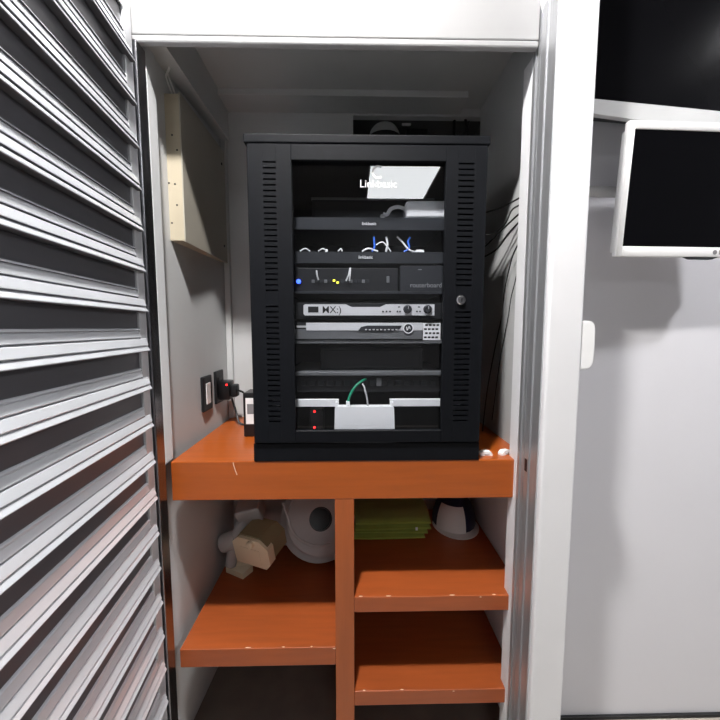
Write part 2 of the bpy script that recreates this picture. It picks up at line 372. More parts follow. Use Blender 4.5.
# ------------------------------------------------------------------ network rack
RX0, RX1 = -0.268, 0.343; RY = 0.953; RB = 1.44 - 0.03
ZB = 1.0; ZTOP = 1.818
rk = thing('server_rack', 'black network rack cabinet with a glass door on the orange counter', 'rack', (0.038, 1.18, ZB))
part('roof', MB().box(RX0 - 0.004, RX1 + 0.004, RY - 0.010, RB, ZTOP, ZTOP + 0.022, 0.003), M_rack, rk)
part('side_panel', MB().box(RX0, RX0 + 0.004, RY + 0.004, RB, ZB + 0.05, ZTOP), M_rack, rk)
part('side_panel', MB().box(RX1 - 0.004, RX1, RY + 0.004, RB, ZB + 0.05, ZTOP), M_rack, rk)
part('back_panel', MB().box(RX0 + 0.004, RX1 - 0.004, RB - 0.004, RB, ZB + 0.05, ZTOP), M_rackin, rk)
part('base', MB().box(RX0, RX1, RY - .006, RB, ZB, ZB + 0.050, 0.003), M_rack, rk)
part('mounting_rail', MB().box(-0.235, -0.196, 1.006, 1.03, ZB + 0.05, ZTOP), M_dark, rk)
part('mounting_rail', MB().box(0.272, 0.311, 1.006, 1.03, ZB + 0.05, ZTOP), M_dark, rk)
# door: slotted stiles, rails, glass, lock
D0, D1 = RY - 0.014, RY + 0.001
dz0 = ZB + 0.054; dz1 = ZTOP - 0.004
gx0, gx1 = at(293.5, 300, D0).x, at(443.5, 300, D0).x
gz0, gz1 = at(360, 430.5, D0).z, at(360, 160.5, D0).z
fr = MB()
def stile(x0, x1, s0, s1, skip=None):
    fr.box(x0, s0, D0, D1, dz0, dz1, 0.0015, 1); fr.box(s1, x1, D0, D1, dz0, dz1, 0.0015, 1)
    z = gz1 - 0.003; top = dz1; pitch = 0.0137; hole = 0.0042; n = int((z - gz0 - 0.005) / pitch)
    for i in range(n):
        za = z - i * pitch
        if skip and skip[0] < za < skip[1]: continue
        fr.box(s0 - .001, s1 + .001, D0 + .0004, D1, za, top); top = za - hole
    fr.box(s0 - .001, s1 + .001, D0 + .0004, D1, dz0 + .0005, top)
    return n
lx = at(461, 300, D0)
stile(RX0 + 0.006, gx0, at(266, 300, D0).x, at(278, 300, D0).x, (1.42, 1.455))
stile(gx1, RX1 - 0.004, at(456, 300, D0).x, at(471, 300, D0).x, (lx.z - 0.022, lx.z + 0.027))
fr.box(gx0 - .001, gx1 + .001, D0, D1, dz0, gz0, 0.0015, 1).box(gx0 - .001, gx1 + .001, D0, D1, gz1, dz1, 0.0015, 1)
df = part('door_frame', fr, M_rack, rk)
gl = part('door_glass', MB().box(gx0 - 0.006, gx1 + 0.006, D1 + .001, D1 + 0.005, gz0 - 0.006, gz1 + 0.006), M_glass, rk, label='dark reflective glass pane')
lk = part('door_lock', MB().lathe([(0, 0.0), (0.0125, 0.0), (0.0125, 0.004), (0.010, 0.007), (0.0, 0.008)], Matrix.Translation((lx.x, D0, lx.z)) @ FACE, 24), M_chrome, rk, smooth=True, label='round chrome lock')
part('keyhole', MB().box(lx.x - 0.001, lx.x + 0.001, D0 - 0.0088, D0 - 0.0079, lx.z - 0.005, lx.z + 0.005), M_black, lk)
# emblem and maker's lettering printed on the glass
yt = D1 + 0.0008
p = at(376.5, 188, yt)
text('lettering', 'Linkbasic', 0.0265, (at(359.5, 188, yt).x, yt, at(360, 187.2, yt).z), M_print, gl)
e = at(378, 172, yt); em = MB(); vs = []
for i in range(25):
    a = R(50 + 260 * i / 24); vs.append((a,))
ring = [(e.x + 0.016 * math.cos(a[0]), e.z + 0.017 * math.sin(a[0])) for a in vs] + [(e.x + 0.011 * math.cos(a[0]), e.z + 0.012 * math.sin(a[0])) for a in reversed(vs)]
n = len(ring); em.mesh([(x, yt, z) for x, z in ring] + [(x, yt - .0003, z) for x, z in ring], [[i, i + 1, n - 2 - i, n - 1 - i] for i in range(n // 2 - 1)] + [[n + i, n + i + 1, 2 * n - 2 - i, 2 * n - 1 - i] for i in range(n // 2 - 1)])
part('emblem', em, M_print, gl)

# ------------------------------------------------------------------ equipment inside the rack
EY = 1.0                                    # plane of the equipment faces
EX0, EX1 = -0.205, 0.281
def zz(py, Y=EY): return at(368, py, Y).z
def xx(px, Y=EY, py=300): return at(px, py, Y).x
def rack_shelf(yt_, yb_, label, logo=None, depth=0.32, m=M_dark):
    z1, z0 = zz(yt_), zz(yb_)
    t = thing('rack_shelf', label, 'rack shelf', (0.038, 1.15, z0))
    part('deck', MB().box(EX0 + .02, EX1 - .02, EY + .004, EY + depth, z1 - 0.003, z1), m, t)
    part('front_lip', MB().box(EX0, EX1, EY, EY + 0.004, z0, z1, 0.0008, 1), m, t)
    part('mounting_ear', MB().box(EX0 - .03, EX0, EY, EY + 0.0055, z0, z1), m, t); part('mounting_ear', MB().box(EX1, EX1 + .03, EY, EY + 0.0055, z0, z1), m, t)
    if logo:
        px, py = logo; q = at(px, py, EY)
        part('name_plate', MB().box(q.x - 0.024, q.x + 0.024, EY - 0.001, EY, q.z - 0.0052, q.z + 0.0052), M_dgrey, t)
        text('lettering', 'linkbasic', 0.0115, (q.x - 0.022, EY - 0.0012, q.z - 0.003), M_print, t, bold=0.0001)
    return t
rack_shelf(217.5, 230, 'dark rack shelf under the white adapter, with a small name plate', (370, 224))
rack_shelf(252, 263.5, 'dark rack shelf with loose blue and white patch cables lying on it', (366.5, 257.5))
rack_shelf(291, 294, 'thin dark rack shelf under the switch with the blue light', None, 0.26)
rack_shelf(340, 343.5, 'thin grey rack shelf under the grey unit with the ring emblem', None, 0.30, M_grey)
rack_shelf(372, 375.5, 'thin grey rack shelf under the black equipment box', None, 0.30, M_grey)
Zs1 = zz(217.5) + .0003; Zs2 = zz(252) + .0003; Zs3 = zz(291) + .0003; Zs4 = zz(340) + .0003; Zs5 = zz(372) + .0003
# flat black recorder on the top shelf, white adapter before it
t = thing('video_recorder', 'flat black recorder with a pale top edge on the topmost rack shelf', 'recorder', (0.0, 1.2, Zs1))
q0, q1 = xx(313, 1.13), xx(432, 1.13)
part('case', MB().box(q0, q1, 1.13, 1.30, Zs1, zz(200, 1.13), 0.002), M_dgrey, t)
part('top_cover', MB().box(q0 - .002, q1 + .002, 1.126, 1.302, zz(200, 1.13), zz(198, 1.13), 0.001), M_grey, t)
part('front_panel', MB().box(q0 + .01, q1 - .01, 1.127, 1.13, Zs1 + .006, zz(203, 1.13)), M_black, t)
t = thing('power_adapter', 'white power adapter with a curved lead on the topmost rack shelf', 'adapter', (0.2, 1.05, Zs1))
YA = 1.024
az0 = Zs1
bm_ = MB().box(xx(404, YA), xx(447, YA), YA - .018, YA + .03, az0, zz(201, YA) - .002, 0.009, 3)
part('case', bm_, M_wplast, t, smooth=True)
part('lead', MB().tube([at(405, 209, YA), at(398, 207, YA), at(391, 209, YA), at(387, 214.5, YA), at(383, 214, YA)], 0.0052, 8), M_wplast, t, smooth=True)
part('plug', MB().box(xx(380, YA), xx(384, YA), YA - .008, YA + .008, az0, az0 + .014, .002), M_lgrey, t)
# loose patch cables on the second shelf
def cable(pts, r, m, label, group=None, name='patch_cable'):
    return single(name, MB().tube(pts, r, 8), m, label, 'cable', group, smooth=True)
cz = Zs2 + .0035
def on(px, Y, dz=0): return Vector((xx(px, Y, 250), Y, cz + dz))
cable([on(372, 1.013), on(374.5, 1.012, .012), on(374, 1.013, .036), on(374, 1.018, .040)], .0026, M_blue, 'short blue patch cable standing upright on the cable shelf')
cable([on(404, 1.014), on(409, 1.013, .010), on(408, 1.014, .028), on(410, 1.018, .040)], .0026, M_blue, 'blue patch cable beside the white plug on the cable shelf')
cable([on(397, 1.020, .042), on(402, 1.018, .028), on(408, 1.013, .008), on(414, 1.012), on(424, 1.012)], .0024, M_wplast, 'grey patch cable sloping down to the white plug')
cable([on(362, 1.012), on(368, 1.012, .008), on(374, 1.012, .004), on(378, 1.012)], .0024, M_wplast, 'white cable end curled at the foot of the blue cable')
cable([on(386, 1.013, .0), on(387.5, 1.013, .02), on(386, 1.014, .040)], .0028, M_wplast, 'grey cable standing straight up on the cable shelf')
cable([on(376, 1.014, .018), on(382, 1.014, .026), on(386.5, 1.012, .016), on(391, 1.013, .0)], .0016, M_wplast, 'thin grey wire arching over the cable shelf')
for i, (p0, p1, p2) in enumerate([(300, 305, 310), (318, 323, 327), (338, 341, 342)]):
    cable([on(p0, 1.012), on(p1, 1.012, .007), on(p2, 1.012)], .0018, M_wplast, ['small grey cable end nearest the rack side with the blue light', 'small grey cable end touching the small white network plug', 'small grey cable end alone between white plug and blue cable'][i], 'short cable ends')
single('cable_plug', MB().box(xx(325), xx(327.5), 1.02, 1.035, Zs2, Zs2 + .011, .001), M_wplast, 'white network plug lying among the short cable ends', 'plug')
single('cable_plug', MB().box(xx(416), xx(424), 1.012, 1.026, Zs2, Zs2 + .009, .0015), M_wplast, 'white cable plug at the end of the blue cable', 'plug')
# switch and router
t = thing('network_switch', 'black network switch with a bright blue light and port row', 'switch', (-0.06, 1.1, Zs3))
sx0, sx1 = xx(296.5), xx(398)
part('case', MB().box(sx0, sx1, EY + .003, 1.2, Zs3, zz(268), .001), M_dgrey, t)
for i in range(14):
    px = 313 + i * 4.2
    if 338 < px < 342: continue
    q = at(px, 281, EY)
    part('port', MB().box(q.x - .0042, q.x + .0042, EY + .0015, EY + .0035, q.z - .005, q.z + .004, .0006, 1), M_dark if i % 3 else M_grey, t)
for px, py in ((334, 280.5), (337.6, 282.5)):
    q = at(px, py, EY); part('status_light', MB().box(q.x - .003, q.x + .003, EY - .0005, EY + .002, q.z - .0025, q.z + .0025), M_ledy, t, label='yellow status light')
q = at(298.5, 281.5, EY)
part('power_light', MB().lathe([(0, 0), (.006, 0), (.006, .004), (.004, .006), (0, .0066)], Matrix.Translation((q.x, EY + .003, q.z)) @ FACE, 16), M_ledb, t, smooth=True, label='bright blue power light')
q = at(388, 279, EY); part('socket', MB().box(q.x - .004, q.x + .004, EY, EY + .003, q.z - .010, q.z + .008, .001, 1), M_grey, t)
for i, pts in enumerate([[(316.5, 270), (317, 275), (318.5, 280)], [(350, 268), (348.5, 275), (346, 281)], [(350.5, 268), (350, 275), (349.5, 281)]]):
    o = part('plugged_cable', MB().tube([at(x, y, EY - .006 + .012 * (j == 0)) for j, (x, y) in enumerate(pts)], .0022, 8), M_lgrey, t, smooth=True)
t = thing('router', 'dark router with faint grey lettering at the right of the switch', 'router', (xx(420), 1.1, Zs3))
part('case', MB().box(xx(400), EX1 - .012, EY + .001, 1.16, Zs3, zz(265.5), .001), M_dark, t)
q = at(410, 287.2, EY)
text('lettering', 'routerboard', 0.0175, (q.x, EY + .0005, q.z), M_gprint, t, bold=0.0002)
q = at(420, 269.5, EY); part('mark', MB().box(q.x - .005, q.x + .005, EY, EY + .001, q.z - .001, q.z + .001), M_gprint, t)
# amplifier with silver faceplate
t = thing('amplifier', 'black amplifier with a silver notched faceplate and two knobs', 'amplifier', (0.038, 1.1, zz(319)))
az0, az1 = zz(319), zz(303)
part('case', MB().box(EX0 + .011, EX1 - .011, EY, 1.3, az0, az1, .001), M_dgrey, t)
part('mounting_ear', MB().box(EX0 - .03, EX0 + .0105, EY, EY + .0055, az0, az1), M_dgrey, t); part('mounting_ear', MB().box(EX1 - .0105, EX1 + .03, EY, EY + .0055, az0, az1), M_dgrey, t)
poly = [(303.5, 305.5), (305, 304.3), (346, 304.3), (351.5, 307), (380, 307), (386, 304.3), (434.5, 304.3), (434.5, 315.4), (305, 315.4), (303.5, 314)]
AY = EY - .006
fp = part('faceplate', MB().prism([(at(x, y, AY).x, at(x, y, AY).z) for x, y in poly], lambda u, v, w: Vector((u, w, v)), AY, EY + .0005), M_silver, t, label='silver notched faceplate')
c0, c1 = at(308, 306.5, AY), at(318.5, 312.5, AY)
part('display', MB().box(c0.x, c1.x, AY - .0008, AY, c1.z, c0.z, .0004, 1), M_dprint, fp)
q = at(322, 313, AY); text('lettering', 'MX:)', 0.0265, (q.x, AY - .0003, q.z), M_dprint, fp, bold=0.0001, xs=1.0)
for px in (383, 386.5, 390, 397.5, 400, 417, 420):
    q = at(px, 311.5, AY); part('button', MB().lathe([(0, 0), (.0026, 0), (.0024, .0015), (0, .0016)], Matrix.Translation((q.x, AY, q.z)) @ FACE, 8), M_dprint, fp)
for px in (399, 419):
    q = at(px, 307, AY); part('mark', MB().box(q.x - .003, q.x + .003, AY - .0004, AY, q.z - .0015, q.z + .0015), M_dprint, fp)
for px in (407.5, 427.5):
    q = at(px, 309.3, AY)
    kb = part('knob', MB().lathe([(0, 0), (.0118, 0), (.0118, .003), (.0100, .004), (.0095, .013), (.008, .0145), (0, .0148)], Matrix.Translation((q.x, AY, q.z)) @ FACE, 20), M_dark, t, smooth=True)
    part('pointer', MB().box(q.x - .0006, q.x + .0006, AY - .0153, AY - .0147, q.z, q.z + .008), M_lgrey, kb)
# grey unit with emblem and white perforated plate
t = thing('audio_processor', 'grey rack unit with an engraved strip and ring emblem', 'processor', (0.0, 1.1, Zs4))
UY = EY - .004
ux0, ux1 = EX0 + .01, xx(423)
part('case', MB().box(ux0, ux1, UY + .003, 1.28, Zs4, zz(323), .001), M_dgrey, t)
part('face', MB().box(ux0, ux1, UY, UY + .003, zz(339), zz(329), .0005, 1), M_grey, t)
part('upper_face', MB().box(xx(306), ux1, UY - .0015, UY + .003, zz(330.5), zz(322.8), .0006, 1), M_silver, t)
poly = [(358, 331), (361, 327), (367, 325.6), (402, 325.6), (400, 329), (392, 331.5)]
part('emblem_strip', MB().prism([(at(x, y, UY - .002).x, at(x, y, UY - .002).z) for x, y in poly], lambda u, v, w: Vector((u, w, v)), UY - .0025, UY - .0012), M_dark, t)
for i in range(9):
    q = at(366 + i * 3.8, 329.6 + 0.2 * (i % 2), UY - .003); part('button', MB().box(q.x - .0028, q.x + .0028, UY - .0036, UY - .0024, q.z - .0016, q.z + .0016), M_lgrey, t)
q = at(408.3, 328.3, UY - .002)
part('ring_emblem', MB().lathe([(.0118, 0), (.0142, 0), (.0142, .002), (.0118, .002)], Matrix.Translation((q.x, UY - .0012, q.z)) @ FACE, 28, True), M_print, t, smooth=True)
part('emblem_disc', MB().lathe([(0, 0), (.0118, 0), (.0118, .0012), (0, .0012)], Matrix.Translation((q.x, UY - .0012, q.z)) @ FACE, 28), M_dark, t)
part('emblem_mark', MB().tube([(q.x - .005, UY - .0026, q.z + .004), (q.x - .003, UY - .0026, q.z - .005), (q.x + .002, UY - .0026, q.z + .005), (q.x + .005, UY - .0026, q.z - .002)], .0011, 6), M_print, t)
q0, q1 = at(296.5, 325.6, UY), at(306, 327.6, UY)
part('trim_bar', MB().box(q0.x, q1.x, UY - .002, UY + .003, q1.z, q0.z), M_lgrey, t)
t = thing('vent_plate', 'white perforated vent plate beside the grey rack unit', 'vent plate', (xx(431), EY, Zs4))
v0, v1, w0, w1 = xx(423.5), xx(441), zz(339.3), zz(323)
vp = MB(); vp.box(v0, v1, EY - .001, EY + .001, Zs4, w1)
part('plate', vp, M_wplast, t)
for r_ in range(4):
    for c_ in range(4):
        hx = v0 + (v1 - v0) * (c_ + .62 + (.25 if r_ % 2 else 0)) / 4.6; hz_ = w0 + (w1 - w0) * (r_ + .5) / 4
        part('slot', MB().box(hx - .0038, hx + .0038, EY - .0016, EY - .0009, hz_ - .0026, hz_ + .0026, .0005, 1), M_black, t)
# black box on the lower shelf, small gear under it
t = thing('equipment_box', 'plain black equipment box on the lower thin rack shelf', 'box', (xx(370, 1.06), 1.15, Zs5))
b0, b1 = xx(320, 1.05), xx(424, 1.05)
part('case', MB().box(b0, b1, 1.05, 1.26, Zs5, zz(347, 1.05), .003), M_black, t); part('front_bezel', MB().box(b0 + .01, b1 - .01, 1.046, 1.05, Zs5 + .01, zz(350, 1.05), .001), M_dgrey, t)
t = thing('network_patch_bay', 'dark patch panel with a row of ports below the black box', 'patch panel', (0.038, EY, zz(392)))
part('plate', MB().box(EX0 + .0105, EX1 - .0105, EY + .02, EY + .024, zz(393), zz(377), .0008, 1), M_dgrey, t)
part('mounting_ear', MB().box(EX0 - .03, EX0 + .0145, EY + .0, EY + .0055, zz(393), zz(377)), M_dgrey, t); part('mounting_ear', MB().box(EX1 - .0145, EX1 + .03, EY, EY + .0055, zz(393), zz(377)), M_dgrey, t)
part('ear_return', MB().box(EX0 + .0105, EX0 + .0145, EY + .0055, EY + .024, zz(393), zz(377)), M_dgrey, t); part('ear_return', MB().box(EX1 - .0145, EX1 - .0105, EY + .0055, EY + .024, zz(393), zz(377)), M_dgrey, t)
for i in range(16):
    q = at(304 + i * 8.6, 383, EY + .018); part('port', MB().box(q.x - .008, q.x + .008, EY + .016, EY + .0205, q.z - .008, q.z + .008, .001, 1), M_dark, t)
q = at(379, 382, EY + .01); part('port_cover', MB().box(q.x - .007, q.x + .007, EY + .010, EY + .0165, q.z - .012, q.z + .010, .001, 1), M_grey, t)
# white router box and white strips at the bottom
ZF = ZB + 0.05
WY = 0.972
t = thing('modem', 'white modem box standing at the bottom of the rack', 'modem', (xx(364.5, WY), 0.99, ZF))
m0, m1 = at(334.2, 418, WY).x, at(394.8, 418, WY).x; mt_ = at(360, 407, WY).z
mb = MB(); mb.prism([(m0 - .001, ZF), (m1 + .001, ZF), (m1 - .002, mt_ - .004), (m1 - .006, mt_), (m0 + .006, mt_), (m0 + .002, mt_ - .004)], lambda u, v, w: Vector((u, w, v)), WY, WY + .03)
part('case', mb, M_wplast, t)
part('clip', MB().box(m0 + .003, m0 + .010, WY + .004, WY + .02, mt_ - .002, mt_ + .012, .001), M_wplast, t); part('clip', MB().box(m1 - .010, m1 - .003, WY + .004, WY + .02, mt_ - .002, mt_ + .012, .001), M_wplast, t)
for i, (a_, b_) in enumerate(((EX0 - .02, m0 + .012), (m1 - .012, EX1 + .02))):
    s0, s1 = zz(406.5, .992), zz(399.5, .992)
    tt = thing('white_strip', ['white metal strip in the rack between the red lights and the modem', 'white metal strip in the rack right of the modem below the lock'][i], 'strip', ((a_ + b_) / 2, .995, s0))
    part('face', MB().box(a_, b_, .992, .995, s0, s1, .0006, 1), M_wplast, tt); part('return_edge', MB().box(a_, b_, .995, 1.0065, s1 - .003, s1, .0006, 1), M_wplast, tt)
cable([at(347.5, 407, WY + .012), at(349, 398, WY + .012), at(354, 388, .985), at(361, 381.5, .997), at(366, 379, 1.015)], .0034, M_gcable, 'green patch cable arching out of the white modem')
single('cable_plug', MB().box(at(346, 405, WY).x, at(349.8, 405, WY).x, WY + .006, WY + .016, mt_, mt_ + .014, .001), M_wplast, 'white plug at the foot of the green cable', 'plug')
cable([at(368, 407, WY + .012), at(367, 398, WY + .012), at(364.5, 388, .988), at(362.5, 384, 1.0)], .0024, M_lgrey, 'thin white lead rising from the white modem')
t = thing('power_strip', 'black power strip with two red lights at the rack bottom', 'power strip', (xx(314), 1.02, ZF))
part('case', MB().box(xx(308, 1.0), xx(322, 1.0), 1.0, 1.04, ZF, zz(408.5, 1.0), .002), M_black, t)
for py in (411.5, 427.5):
    q = at(314.5, py, 1.0); part('red_light', MB().lathe([(0, 0), (.0035, 0), (.003, .002), (0, .0026)], Matrix.Translation((q.x, 1.0, q.z)) @ FACE, 12), M_ledr, t, smooth=True, label='red indicator light')

# ------------------------------------------------------------------ left wall: panel box, wires, sockets, plugs
def wallx(Y): return XL0 + (XL1 - XL0) * (Y - YF) / (YB - YF)
t = thing('junction_box', 'beige metal electrical box mounted on the closet left wall', 'electrical box', (-0.49, 1.24, 1.61))
by0, by1 = 1.06, 1.40
bz0, bz1 = 1.607, 2.0
bxr = at(183, 170, by0).x
def boxy(x_off0, xr, y0, y1, z0, z1):
    mb = MB(); v = []
    for y in (y0, y1):
        for z in (z0, z1): v += [(wallx(y) + x_off0, y, z), (xr, y, z)]
    mb.mesh(v, [(0, 1, 3, 2), (4, 5, 7, 6), (0, 1, 5, 4), (2, 3, 7, 6), (0, 2, 6, 4), (1, 3, 7, 5)]); return mb
part('case', boxy(0.0005, bxr - .004, by0, by1, bz0, bz1), M_beige, t)
part('cover', MB().box(bxr - .004, bxr, by0 - .002, by1 + .002, bz0 - .004, bz1 + .004, .001), M_beigeg, t)
for (px, py) in ((172, 135), (177, 150), (169, 183), (175, 184), (177, 205), (167, 215), (172, 223)):
    q = at(px, py, by0); part('screw', MB().lathe([(0, 0), (.0028, 0), (.002, .0016), (0, .002)], Matrix.Translation((q.x, by0, q.z)) @ FACE, 8), M_dark, t)
for zc_ in (1.66, 1.95):
    part('cover_screw', MB().lathe([(0, 0), (.005, 0), (.004, .002), (0, .0025)], Matrix.Translation((bxr, by1 - .03, zc_)) @ Matrix.Rotation(R(90), 4, 'Y'), 10), M_dark, t)
q0 = [at(151, 42, 1.0), at(158, 56, 1.03), at(169, 66, 1.05), at(164, 76, 1.07), at(162, 84, 1.08)]
q0 = [Vector((max(p.x, -0.515), p.y, p.z)) for p in q0] + [Vector((-0.503, 1.085, 1.999))]
cable(q0, .0028, M_wplast, 'white wire hanging in a loop above the beige electrical box', None, 'hanging_wire')
q0 = [at(153, 46, 1.02), at(160, 60, 1.05), at(165, 72, 1.07)]
q0 = [Vector((max(p.x, -0.512), p.y, p.z)) for p in q0] + [Vector((-0.497, 1.10, 1.999))]
cable(q0, .0024, M_wplast, 'thin white wire running straight into the beige electrical box', None, 'hanging_wire')
def socket(Y, zc_, label, ins):
    w = wallx(Y); t = thing('wall_socket', label, 'socket', (w, Y, zc_ - .058))
    part('plate', MB().box(w - .001, w + .009, Y - .038, Y + .038, zc_ - .06, zc_ + .06, .003), M_dgrey, t)
    part('insert', MB().box(w + .009, w + .012, Y - .017, Y + .017, zc_ - .036, zc_ + .036, .001), ins, t)
    return w
socket(1.235, 1.135, 'dark wall socket plate with a white insert nearer the closet opening', M_wplast)
socket(1.335, 1.142, 'dark wall socket plate holding the black plug behind the rack side', M_dgrey)
w = wallx(1.335)
t = thing('wall_plug', 'black plug adapter with a red light stuck in the wall socket', 'plug', (w + .012, 1.335, 1.09))
part('body', MB().box(w + .012, w + .052, 1.305, 1.362, 1.095, 1.165, .006), M_black, t, smooth=True)
part('cap', MB().box(w + .052, w + .075, 1.315, 1.352, 1.105, 1.15, .005), M_dgrey, t, smooth=True)
part('red_light', MB().box(w + .040, w + .046, 1.3035, 1.3055, 1.150, 1.156), M_ledr, t, label='tiny red light')
cable([(w + .073, 1.333, 1.128), (w + .10, 1.32, 1.12), (w + .13, 1.30, 1.09), (w + .155, 1.27, 1.06), (w + .17, 1.235, 1.058)], .004, M_rubber, 'black power cord from the wall plug to the charger', None, 'mains_cable')
cable([(w + .05, 1.335, 1.097), (w + .065, 1.33, 1.05), (w + .09, 1.31, 1.006), (w + .15, 1.33, 1.005), (w + .2, 1.37, 1.005)], .004, M_rubber, 'black power cord drooping down to the orange counter', None, 'mains_cable')
t = thing('charger', 'black charger block with a white label beside the rack', 'charger', (at(249, 412, 1.17).x, 1.2, ZT))
g0, g1 = at(243, 410, 1.17).x, RX0 - .004
part('body', MB().box(g0, g1, 1.17, 1.25, ZT, at(246, 393, 1.17).z, .004), M_black, t)
part('label_sticker', MB().box(g0 + .009, g1 - .004, 1.1690, 1.1702, at(246, 424, 1.17).z, at(246, 398, 1.17).z), M_wplast, t)
part('label_print', MB().box(g0 + .014, g1 - .008, 1.1685, 1.1690, at(246, 414, 1.17).z, at(246, 404, 1.17).z), M_gprint, t)

# ------------------------------------------------------------------ right side: cables, clips
G = 'black cables between the rack and the right wall'
def rc(pts, label, r=.0024): return cable([at(x, y, Y) for x, y, Y in pts], r, M_rubber, label, None, 'wall_cable')
rc([(484, 213, 1.20), (500, 208, 1.12), (512, 202, 1.06), (522, 196.5, 1.02)], 'topmost black cable running level from rack side to right wall')
rc([(482, 233, 1.20), (494, 233, 1.15), (505, 224, 1.10), (512, 210, 1.06), (522, 204, 1.02)], 'black cable dipping then rising steeply to the right wall')
rc([(482, 249, 1.20), (492, 240, 1.15), (506, 226, 1.09), (522, 211, 1.02)], 'black cable climbing straight across the other cables to the wall')
rc([(482, 258, 1.20), (497, 249, 1.14), (508, 234, 1.08), (522, 219, 1.02)], 'lowest of the black cables sagging from rack side to wall')
rc([(520, 241, 1.03), (513, 255, 1.08), (507, 278, 1.13), (504, 294, 1.16), (502, 315, 1.18), (495, 348, 1.20), (487, 392, 1.22), (482, 436, 1.22)], 'long thin black cable falling down the right wall to the counter', .0018)
rc([(519, 262, 1.03), (515, 282, 1.06), (511, 298, 1.09), (508, 318, 1.12), (500, 360, 1.17), (492, 420, 1.20)], 'thin black wire hanging beside the long cable on the right wall', .0014)
def clip(px, py, rz, label):
    q = atz(px, py, ZT); t = thing('plastic_clip', label, 'clip', (q.x, q.y, ZT), (0, 0, rz))
    mb = MB(); mb.prism([(-.018, 0), (.016, 0), (.018, .004), (.012, .012), (-.010, .013), (-.018, .007)], lambda u, v, w: Vector((u, w, v)), -.008, .008)
    part('body', mb, M_wplast, t, world=False)
    part('latch', MB().box(-.006, .008, -.0095, -.008, .004, .007), M_lgrey, t, world=False)
clip(485.5, 455, 0.0, 'small white plastic clip lying against the rack base')
clip(504.5, 454, R(28), 'small white plastic clip lying by the right closet wall')

# ------------------------------------------------------------------ above the rack: gear in the wall recess
rt = ZTOP + .022
q = at(385, 128, YB + .05)
t = thing('dome_camera', 'grey dome camera lying in the dark hole above the rack', 'camera', (q.x, YB + .07, hz0))
dm = Matrix.Translation((q.x, YB + .07, hz0))
part('base', MB().lathe([(0, 0), (.07, 0), (.07, .09), (.066, q.z - hz0 - .03), (.0, q.z - hz0 - .03)], dm, 24), M_dgrey, t, smooth=True)
part('dome', MB().lathe([(.062 * math.cos(R(a)), q.z - hz0 - .03 + .058 * math.sin(R(a))) for a in range(0, 91, 10)], dm, 24), M_lgrey, t, smooth=True)
t = thing('black_box', 'black box with a grey cap in the dark hole above the rack', 'box', (at(408, 120, YB + .08).x, YB + .09, hz0))
a0, a1 = at(394, 120, YB + .06).x + .02, at(428, 120, YB + .06).x
part('case', MB().box(a0 + .03, a1, YB + .06, YB + .145, hz0, hz1 - .012, .003), M_black, t)
part('cap', MB().box(at(402, 120, YB + .05).x, at(411, 120, YB + .05).x, YB + .048, YB + .06, at(402, 125, YB + .05).z, at(402, 116, YB + .05).z, .003), M_wplast, t)
for pts, lab in (([(454, 110), (454.5, 122), (454, 140)], 'black cable hanging straight down in the hole above the rack'),
                 ([(463, 110), (466, 122), (470, 140)], 'black cable crossing from left to right in the hole above the rack'),
                 ([(472, 110), (468, 124), (463, 140)], 'black cable crossing from right to left in the hole above the rack')):
    yy = YB + .02 + .012 * ('right to' in lab) + .006 * ('straight' in lab)
    cable([at(x, y, yy) for x, y in pts], .0052, M_black, lab, None, 'wall_cable')

# ------------------------------------------------------------------ left shelf: camera housing and cable reel
t = thing('security_camera', 'cream security camera housing on a bracket, lying on the left shelf', 'camera', (-0.36, 1.27, ZSL))
def local_prism(poly, M, a, b):
    return MB().prism(poly, lambda u, v, w: M @ Vector((u, v, w)), a, b)
# frame: w along the housing, from its face (near, left) to its tail (far, right)
fc = at(254, 549, 1.215); ax = at(269, 531, 1.295) - fc; HL = ax.length; ax.normalize()
side = ax.cross(Vector((0, 0, 1))).normalized(); upv = side.cross(ax).normalized()
Mh = Matrix((( side.x, upv.x, ax.x, fc.x), (side.y, upv.y, ax.y, fc.y), (side.z, upv.z, ax.z, fc.z), (0, 0, 0, 1)))
sec = [(-.060, -.052), (.050, -.052), (.066, -.030), (.066, .030), (.040, .056), (-.035, .056), (-.062, .030)]
sec = [(u * 1.12, v * 1.0) for u, v in sec]
part('housing', local_prism(sec, Mh, 0.0, HL), M_cream_shade, t)
part('front_cover', local_prism([(u * 1.05, v * 1.05) for u, v in sec], Mh, -0.020, 0.012), M_cream, t)
part('sun_shield', local_prism([(-.066, .03), (-.038, .060), (.043, .060), (.070, .032), (.074, .034), (.046, .066), (-.041, .066), (-.070, .034)], Mh, -0.01, HL - .02), M_cream_shade, t)
part('front_knob', MB().lathe([(0, 0), (.014, 0), (.014, .010), (.010, .014), (0, .015)], Mh @ Matrix.Translation((.012, .045, -.02)) @ Matrix.Rotation(R(180), 4, 'X'), 14), M_cream, t, smooth=True)
part('window', local_prism([(-.045, -.04), (.04, -.04), (.04, .02), (-.045, .02)], Mh, -0.0215, -0.020), M_cream, t)
part('foot_flap', MB().mesh([(-.475, 1.275, ZSL), (-.40, 1.235, ZSL), (-.375, 1.275, ZSL + .002), (-.44, 1.31, ZSL + .05), (-.475, 1.275, ZSL + .02), (-.40, 1.235, ZSL + .02), (-.375, 1.275, ZSL + .03), (-.44, 1.31, ZSL + .07)],
     [(0, 1, 2, 3), (4, 5, 6, 7), (0, 1, 5, 4), (1, 2, 6, 5), (2, 3, 7, 6), (3, 0, 4, 7)]), M_cream, t)
